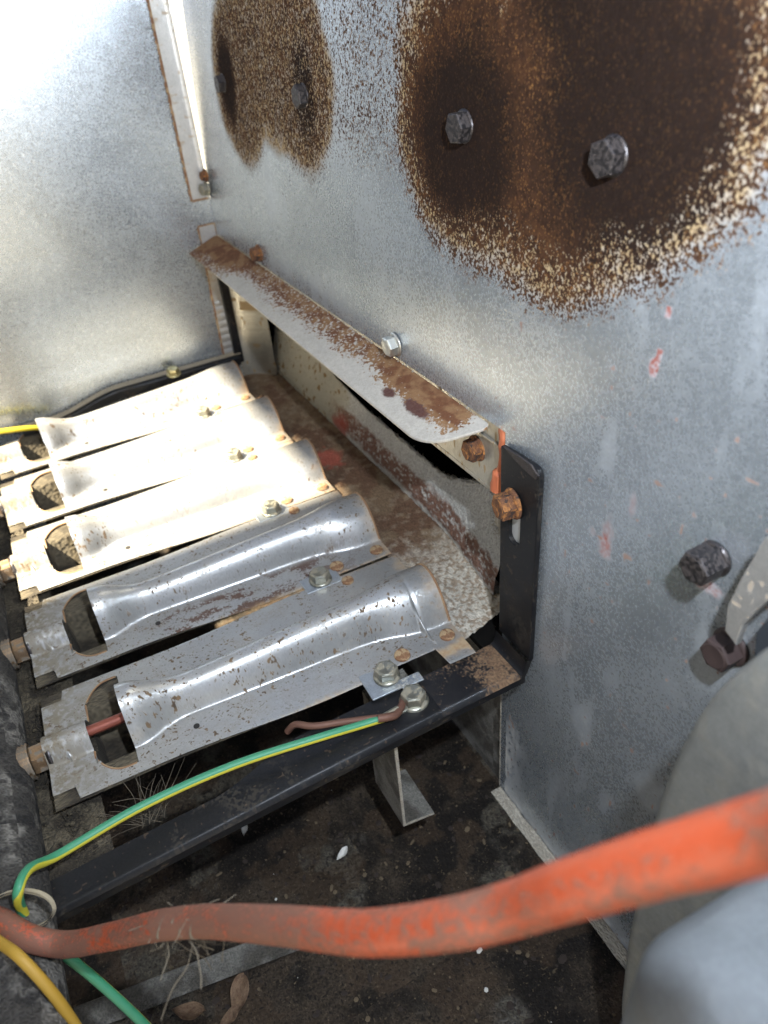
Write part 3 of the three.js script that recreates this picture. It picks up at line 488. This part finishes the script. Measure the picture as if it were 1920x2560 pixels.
// ------------------------------------------------------------------ wires and hose
{
  // green earth wire with a yellow stripe: two-colour sleeve
  const c = new Uint8Array(4 * 64 * 4); for (let j = 0; j < 64; j++) for (let i = 0; i < 4; i++) { const a = j / 64, y = a > .82 || a < .07; const o = (j * 4 + i) * 4; const q = y ? [.44, .39, .035] : [.034, .20, .105]; c[o] = enc(q[0]); c[o + 1] = enc(q[1]); c[o + 2] = enc(q[2]); c[o + 3] = 255; }
  const tx = new THREE.DataTexture(c, 4, 64, THREE.RGBAFormat); tx.colorSpace = THREE.SRGBColorSpace; tx.magFilter = THREE.LinearFilter; tx.wrapS = tx.wrapT = THREE.RepeatWrapping; tx.needsUpdate = true;
  const wm = new THREE.MeshStandardMaterial({ map: tx, roughness: .5, side: THREE.DoubleSide });
  const t = thing('earth_wire', 'green wire with yellow stripe running to the bolt on the black strap', 'wire', [318, 0, 60]);
  const P = [[320.4, 1.1, 60.5], [319.0, 1.4, 68.9], [317.8, 3.5, 82.6], [313.6, 5.4, 114.8], [313.4, 6.5, 145.9], [319.8, 11.0, 171.3], [326.6, 19.6, 177.0], [332.2, 21.4, 179.4], [331.5, 12.3, 182.0], [333.1, 3.3, 182.2], [336.6, -2.9, 179.6], [343.8, -16.8, 173.4], [355.6, -33.8, 165.6], [360.9, -45.5, 162.9]].map(p => [p[0] - 318, p[1], p[2] - 60]);
  obj('sleeve', sweep(P, 1.45, 28, 260), wm, t);
  obj('ring_terminal', [new THREE.TorusGeometry(4.6, 1.1, 6, 28).scale(1, 1, .45).rotateX(Math.PI / 2).translate(-.6, -1.6, -13.5), box(-1.2, 2.6, -1.9, -.6, -9.5, -3, .4), sweep([[1, 0, -6], [1.8, .6, -1], [2.2, 1, 1.5]], 1.5, 12, 10)], M.zincBolt, t);
  obj('bare_end', [sweep([[320.5, 2.6, 63], [321.5, 1.9, 59], [321, .6, 56], [318, -.6, 52], [315, -.9, 49]].map(p => [p[0] - 318, p[1], p[2] - 60]), 1.5, 10, 24), sweep([[319.5, 1.4, 62], [314, 1.0, 74], [310, 1.2, 84], [305.5, 0.6, 89], [304, -3, 92]].map(p => [p[0] - 318, p[1], p[2] - 60]), 1.25, 10, 30)], M.copperDull || (M.copperDull = plain([.13, .062, .042], .6, .3)), t);
}
const HOSE = [[319.5, 3.2, 197.6], [333.0, 13.1, 187.4], [341.4, 12.6, 181.1], [346.5, 10.4, 174.0], [358.1, 21.6, 160.4], [375.8, 44.0, 144.3], [385.2, 54.1, 135.9], [406.1, 76.5, 121.8], [424.7, 96.3, 110.1], [436.3, 110.8, 100.3], [440.5, 117.0, 95.8], [447.0, 129.2, 91.1], [452.0, 137.8, 86.8], [459.1, 149.8, 81.4], [463.7, 158.9, 80.0]];
tag(obj('rubber_hose', sweep(HOSE, 3.35, 28, 240, V(0, 1, 0), .02), M.hose), 'orange rubber hose with dust on it crossing in front', 'hose');
tag(obj('yellow_wire', sweep([[336.5, 18.0, 190.6], [341.9, 17.1, 186.7], [349.3, 18.9, 182.1], [356.5, 12.1, 178.4], [362.3, -0.8, 176.5], [368.3, -14.6, 175.9]], 1.45, 16, 60), M.yellow || (M.yellow = plain([.34, .20, .022], .6))), 'dull yellow wire hanging below the hose', 'wire');
tag(obj('yellow_wire', sweep([[12, 11, 190], [13, 10.4, 165], [14, 8.4, 150], [14, 5.5, 139], [15, 2, 131]], 1.6, 12, 40), plain([.72, .58, .03], .5)), 'bright yellow wire lying by the sunlit first burner', 'wire');
{ // cable tie round the bundle
  const c = [334, 14, 181.5], pts = []; for (let i = 0; i <= 40; i++) { const a = i / 40 * Math.PI * 2; pts.push([c[0] + 9.5 * Math.cos(a) * .47 - 5.5 * Math.sin(a) * .49, c[1] + 5.5 * Math.sin(a) * .8, c[2] - 9.5 * Math.cos(a) * .88 - 5.5 * Math.sin(a) * .34]); }
  const cv = pts.map(p => V(...p)), g = grid(1, 40, (u, v) => { const p = cv[Math.round(v * 40)]; return [p.x + (u - .5) * 1.6, p.y + (u - .5) * 1.6, p.z + (u - .5) * .6, u, v]; }), g2 = g.clone().translate(-.4, .5, 0);
  tag(obj('cable_tie', [g, g2], plain([.40, .34, .24], .7)), 'cream cable tie looped round the wires and hose', 'cable tie');
}

// ------------------------------------------------------------------ draught fan at the right
{
  const t = thing('fan_housing', 'large rounded grey fan housing standing off the bulkhead', 'fan housing', [480, 40, 0]);
  const P = [[424, -60], [418, -20], [416.6, 25], [416.3, 52], [417.8, 76], [421, 96.5], [426, 113], [432, 125], [450, 142], [485, 148], [530, 130], [556, 70], [540, -10], [500, -70], [440, -80]];
  const cv = new THREE.CatmullRomCurve3(P.map(p => V(p[0] - 480, p[1] - 40, 0)), true, 'centripetal'), sh = new THREE.Shape(cv.getPoints(90).map(p => new THREE.Vector2(p.x, p.y)));
  const g = new THREE.ExtrudeGeometry(sh, { depth: 24, bevelEnabled: true, bevelSize: 3.2, bevelThickness: 3.2, bevelSegments: 6, curveSegments: 4, bevelOffset: -3.2 }); g.translate(0, 0, 10);
  obj('shell', boxUV(g), M.coat, t);
  const f = thing('fan_mount', 'dark mounting plate with pale bracket edge between two bolts beside the fan housing', 'mounting plate', [410, 100, 0]);
  const q = new THREE.Shape(); [[-5.5, -11], [-6.5, -5], [-2.5, 9.5], [4, 19], [14, 30], [40, 40], [40, -20], [8, -26]].forEach((p, i) => i ? q.lineTo(...p) : q.moveTo(...p)); q.closePath();
  obj('plate', boxUV(new THREE.ExtrudeGeometry(q, { depth: 1.4, bevelEnabled: true, bevelSize: .3, bevelThickness: .3, bevelSegments: 2 }).translate(6.5, -4.5, 4.0)), plain([.045, .052, .062], .5, .3), f);
  const gk = new THREE.Shape(); [[-5.4, -11.5], [-6.2, -5], [-4.8, 4.6], [-2.2, 17], [6, 30], [14, 34], [12, 24], [3.2, 8], [-.6, -1.5], [-2.4, -7], [-2.6, -13]].forEach((p, i) => i ? gk.lineTo(...p) : gk.moveTo(...p)); gk.closePath();
  obj('bracket', boxUV(new THREE.ExtrudeGeometry(gk, { depth: 1.2, bevelEnabled: true, bevelSize: .5, bevelThickness: .5, bevelSegments: 3 }).translate(0, 0, 7), 40), M.strip, f);
  const k = thing('motor_cover', 'pale grey rounded metal cover below the orange hose', 'metal cover', [504, 48, 40]);
  const c = new RoundedBoxGeometry(116, 112, 76, 10, 12); { const p = c.attributes.position; for (let i = 0; i < p.count; i++) { const x = p.getX(i), y = p.getY(i), z = p.getZ(i); p.setXYZ(i, x - .10 * z + .10 * y * (z > 0 ? .3 : 0), y - .22 * z * .4 + 1.6 * Math.sin(z * .11 + x * .05), z + 2.0 * Math.sin(y * .13 + x * .06)); } c.computeVertexNormals(); }
  obj('cover', boxUV(c.translate(0, -4, 0)), surface(256, 256, 100, 100, (x, y) => { const a = fbm(x * .05, y * .05, 3), g = vn(x * 2, y * 2); return { c: [.11, .12, .13].map(q => q * (.45 + 1.0 * a + .2 * g)), r: .85, m: 0, b: .5 }; }), k);
}

// ------------------------------------------------------------------ litter
{
  const chips = [], dark = [], pale = [];
  for (let i = 0; i < 900; i++) { const x = rr(250, 400), z = rr(6, 178), s = Math.pow(rnd(), 3) * 1.5 + .22; const g = new THREE.IcosahedronGeometry(s, 0); g.scale(rr(.5, 1), rr(.12, .35), rr(.5, 1.7)); g.rotateY(rr(0, 6)); g.translate(x, -104.6 + s * .2, z); (rnd() < .74 ? dark : rnd() < .96 ? chips : pale).push(boxUV(g, 20)); }
  const d = obj('floor_debris', dark, plain([.030, .021, .016], .95)); d.userData = { label: 'dark crumbs of rust and soil scattered over the floor', category: 'debris', kind: 'stuff' };
  const c = obj('floor_debris', chips, plain([.12, .088, .052], .95)); c.userData = { label: 'tan chips of dry plant matter scattered over the floor', category: 'debris', kind: 'stuff' };
  const p = obj('floor_debris', pale, plain([.55, .53, .48], .8)); p.userData = { label: 'tiny pale flakes scattered over the floor', category: 'debris', kind: 'stuff' };
  const leafM = surface(256, 256, 20, 20, (x, y) => { const a = fbm(x * .5, y * .5, 3), g = vn(x * 2.5, y * 2.5); return { c: mix([.12, .065, .038], [.26, .17, .10], a).map(q => q * (.7 + .6 * g)), r: .9, m: 0, b: g }; }, { bump: .3 });
  const leaf = (x, z, s, a, m, y = -103) => grid(14, 8, (u, v) => { const w = Math.sin(Math.PI * Math.pow(u, .8)) * s * .42, l = (u - .5) * s * 1.7, q = (v - .5) * 2 * w, h = .18 * s * Math.abs(v - .5) * 2 + .14 * s * Math.sin(u * 5 + a) + .25 * s * (vn(u * 4 + a, v * 3) - .3); return [x + l * Math.cos(a) - q * Math.sin(a), y + h, z + l * Math.sin(a) + q * Math.cos(a), u, v]; });
  const leaves = [[332, 141, 9, .6, 'curled brown dry leaf on the floor beside the floor strip'], [327, 160, 8, 2.1, 'crumpled brown leaf lying on the floor strip'], [337, 147, 6, 1.3, 'small brown leaf scrap beside the curled leaf']];
  for (const [x, z, s, a, l] of leaves) tag(obj('dry_leaf', leaf(x, z, s, a), leafM), l, 'leaf', 'dry leaves on the cabinet floor');
  const wm = plain([.62, .60, .55], .8);
  for (const [x, z, s, a, l] of [[266, 115.6, 3.4, .5, 'white flake on the floor under the black strap, split at its tip'], [300.5, 81, 4.2, 1.2, 'crumpled white flake between the strap and the channel']]) tag(obj('white_flake', leaf(x, z, s, a), wm), l, 'flake', 'white flakes on the floor');
  // folded floor strip
  const r = thing('floor_strip', 'grey folded sheet-metal strip lying along the dirty floor', 'metal strip', [0, -104, 0]);
  obj('sheet', [grid(40, 4, (u, v) => { const z = lerp(96, 200, u), x = lerp(320, 306.5, (z - 100) / 77) + v * 11; return [x, 1.2 + .7 * vn(z * .1, 2) + v * .6, z, x / 100, z / 100]; }), grid(40, 2, (u, v) => { const z = lerp(96, 200, u), x = lerp(320, 306.5, (z - 100) / 77); return [x - .2, 1.2 - v * 5 + .7 * vn(z * .1, 2), z, .1, z / 100]; })], M.grime, r);
  // dry grass caught under the front burner
  const gr = []; for (let i = 0; i < 26; i++) { const b = [rr(306, 312), rr(-9, -4), rr(140, 150)]; const a = rr(-2.6, .4), l = rr(9, 24); gr.push(sweep([b, [b[0] + Math.sin(a) * l * .5 - 1, b[1] + rr(0, 3), b[2] + Math.cos(a) * l * .5], [b[0] + Math.sin(a) * l - 2, b[1] + rr(-1, 5), b[2] + Math.cos(a) * l + rr(-4, 4)]], rr(.05, .11), 4, 6)); }
  tag(obj('dry_grass', gr, plain([.10, .082, .058], .9)), 'tuft of dry grass caught between the front burner and black strap', 'dry grass');
  // bits packed between burners and manifold
  const pk = []; for (let i = 0; i < 700; i++) { const x = rr(70, 312), z = rr(162, 178), s = Math.pow(rnd(), 2) * 1.1 + .2, g = rnd() < .5 ? new THREE.IcosahedronGeometry(s, 0).scale(1, .6, 1.2) : new THREE.CylinderGeometry(.12, .12, s * 5, 4).rotateZ(1.5).rotateY(rr(0, 6)); pk.push(boxUV(g.translate(x, rr(-8, -5), z), 20)); }
  const bed = grid(120, 10, (u, v) => { const x = lerp(66, 316, u), z = lerp(158, 184, v); return [x, -7.5 + 2.5 * (fbm(x * .12, z * .2, 3) - .5), z, x / 66, z / 66]; });
  const q = obj('packed_litter', [bed, ...pk], M.gut); q.userData = { label: 'brown litter and dust packed between the burners and manifold', category: 'debris', kind: 'stuff' };
  // cobweb over the hose
  const cw = [], hc = new THREE.CatmullRomCurve3(HOSE.map(p => V(...p)), false, 'centripetal');
  let t1 = 0, best = 1e9; for (let k = 0; k <= 200; k++) { const e = hc.getPointAt(k / 200).distanceTo(V(382, 51, 138)); if (e < best) { best = e; t1 = k / 200; } }
  for (let i = 0; i < 70; i++) { const h = hc.getPointAt(t1 + rr(-.05, .03)).add(V(rr(-3.4, 3.4), rr(-3.4, 3.4), rr(-3.4, 3.4))), q = [[h.x, h.y, h.z]]; let p = h.clone(), w = V(rr(-.4, .4), rr(-1, -.1), rr(-.4, .4)); const n = i < 22 ? 8 : 4; for (let k = 0; k < n; k++) { w.add(V(rr(-.7, .7), rr(-.45, .3), rr(-.7, .7))); p = p.clone().addScaledVector(w, rr(.5, 1.3)); q.push([p.x, p.y, p.z]); } cw.push(sweep(q, rr(.04, .15), 4, 12, V(0, 1, 0.2), .8)); }
  for (let i = 0; i < 3; i++) { const t0 = t1 - .035 + i * .022; cw.push(sweep(Array.from({ length: 12 }, (_, k) => { const b = k / 11 * 6.3 + i, c = hc.getPointAt(t0 + k * .0016); return [c.x + 3.4 * Math.cos(b) * .5, c.y + 3.7 * Math.sin(b), c.z + 3.4 * Math.cos(b) * .8]; }), .4, 5, 40, V(0, 1, 0), 1.2)); }
  tag(obj('cobweb', cw, plain([.15, .125, .09], .95)), 'dusty cobweb clinging to the orange hose', 'cobweb');
}

// ------------------------------------------------------------------ unseen panels and a box, added and sized to shade the sun
{
  const o = struct(obj('added_top_shade', [box(-60, 700, 400, 403, 100, 315, 1)], M.galv), 'unseen panel added to keep the sun off the bulkhead');  // added out of view, sized to hold the sun off the bulkhead
  struct(obj('added_front_shade', [box(-60, 430, -105, 200, 330, 333, 1)], M.coat), 'unseen panel added to block light from the front');  // added out of view, height set to cut light from the front
  const k = obj('added_shade_box', [box(148, 700, 400, 470, 316, 640, 4)], M.galv); tag(k, 'unseen box added to shade the fourth and fifth burners', 'added shade');  // made-up box, its left edge ends the sun patch on the burners
}
{
  const d = TORCH_AIM.clone().sub(TORCH).normalize(), t = thing('led_torch', 'small black LED torch shining on the bulkhead', 'torch', [TORCH.x / MM, TORCH.y / MM, TORCH.z / MM]);
  const put = g => { g.applyQuaternion(new THREE.Quaternion().setFromUnitVectors(V(0, 1, 0), d)); return g; };
  obj('barrel', put(boxUV(new THREE.LatheGeometry([[.01, -92], [8, -92], [9, -90], [9, -30], [11, -22], [11, -3], [10.2, -2.2], [9.4, -3], [9.4, -6]].map(q => new THREE.Vector2(...q)), 32))), M.black, t);
  const lens = obj('lens', put(new THREE.CylinderGeometry(4, 4, .6, 24).translate(0, -4.4, 0)), new THREE.MeshStandardMaterial({ color: 0xffffff, emissive: new THREE.Color().setRGB(.86, .93, 1), emissiveIntensity: 3 }), t);
}
scene.traverse(o => { if (o.isMesh) { o.castShadow = true; o.receiveShadow = true; } });
renderer.render(scene, camera);
